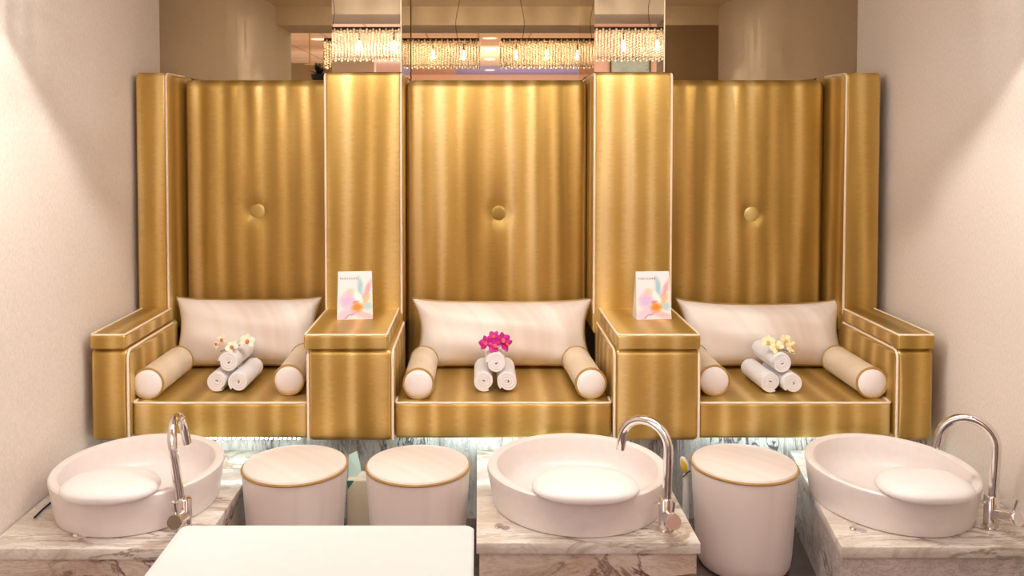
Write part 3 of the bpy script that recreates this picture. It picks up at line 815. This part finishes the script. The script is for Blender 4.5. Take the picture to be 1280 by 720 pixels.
for i, (x, lb) in enumerate(((-.425, 'crystal bar chandelier seen in the mirror, left of the two'), (.555, 'crystal bar chandelier seen in the mirror, right of the two'))):
    o = ch if i == 0 else copy_tree(ch)
    o.location = (x, YC, 0); tag(o, lb, 'chandelier', 'crystal bar chandeliers')
    for k in (-.344, -.172, 0, .172, .344):
        l = bpy.data.lights.new('chandelier_glow', 'POINT'); l.energy = 4; l.color = (1,.95,.88); l.shadow_soft_size = .007
        lo = bpy.data.objects.new('chandelier_glow', l); lo.location = (x+k, YC, EYE+.43); C.objects.link(lo)

# ------------------------------------------------------------------ the room behind the camera, seen in the mirror
def recess(x, y, lb, r=.09):
    t = thing('recessed_downlight', lb, 'light', (x, y, ROOM_Z), 'recessed downlights in the salon ceiling')
    part('lens', MB().lathe([(r*.85,-.010),(r*.85,-.002)], 28).tf(Matrix.Translation((x,y,ROOM_Z))), M['dl'], t)
    part('trim_ring', MB().tube([(x+r*math.cos(2*PI*k/32), y+r*math.sin(2*PI*k/32), ROOM_Z-.004) for k in range(32)], .008, 6, closed=True), M['white_metal'], t)
for k, L_ in enumerate((10.3, 11.6, 13.2, 15.4)):
    recess(.135*L_/10.3, 2*YM-L_, 'round recessed downlight in the mirrored salon ceiling, %s in the line' % ['nearest', 'second', 'third', 'farthest'][k])
recess(-1.92, 2*YM-10.4, 'round recessed downlight reflected at the left, beside the chandelier')
struct('wall_partition', MB().box(-4.2, -1.3, -4.4, -4.2, 0, EYE+.93), M['brown_wall'], smooth=False)
struct('wall_picture', MB().box(1.22, 4.2, -2.7, -2.55, 0, ROOM_Z), M['peach'], smooth=False)
pc = thing('painting', 'framed grey green abstract painting reflected in the right pilaster', 'picture', (1.6, -2.54, EYE))
part('canvas', MB().box(1.40, 1.80, -2.545, -2.53, EYE+.2, EYE+.79), M['picture'], pc, smooth=False)
fr = MB(); fr.box(1.385,1.40,-2.549,-2.52,EYE+.185,EYE+.805); fr.box(1.80,1.815,-2.549,-2.52,EYE+.185,EYE+.805); fr.box(1.385,1.815,-2.549,-2.52,EYE+.79,EYE+.805); fr.box(1.385,1.815,-2.549,-2.52,EYE+.185,EYE+.2)
part('frame', fr, M['bronze'], pc, smooth=False)
cab = thing('tall_cabinet', 'taupe tall cabinet carrying the dark plant', 'cabinet', (-1.62, -1.6, 0))
zc = EYE+.50
part('carcass', MB().box(-1.85, -1.4, -1.8, -1.4, 0, zc), M['brown_wall'], cab, bevel=.004)
part('door', MB().box(-1.84, -1.41, -1.398, -1.38, .05, zc-.02), M['header'], cab, bevel=.003)
pl = thing('potted_plant', 'dark leafy potted plant reflected beside the left pilaster', 'plant', (-1.59, -1.55, zc))
part('pot', MB().lathe([(.05,0),(.075,.06),(.085,.1),(.075,.1),(.06,.06)], 24).tf(Matrix.Translation((-1.59,-1.55,zc))), M['black'], pl)
fm = MB(); rnd = random.Random(2)
for k in range(34):
    v, f = petal(rnd.uniform(.06,.12), .035, -.3)
    g = MB().add(v, f).tf(Matrix.Translation((-1.59,-1.55,zc+.08+rnd.uniform(0,.05))) @ Matrix.Rotation(rnd.uniform(0,6.28), 4, 'Z') @ Matrix.Rotation(-rnd.uniform(.1,1.3), 4, 'Y')); fm.add(g.v, g.f)
part('foliage', fm, M['plant'], pl)
pd = thing('pendant_rod', 'thin brass pendant rod with small dish, reflected at upper left', 'pendant', (-1.72, -1.7, ROOM_Z))
part('rod', MB().tube([(-1.75,-1.9,ROOM_Z),(-1.75,-1.9,EYE+.74)], .007, 8), M['brass'], pd)
part('dish', MB().lathe([(.06,0),(.055,.008),(.01,.02)], 24).tf(Matrix.Translation((-1.75,-1.9,EYE+.725))), M['brass'], pd)
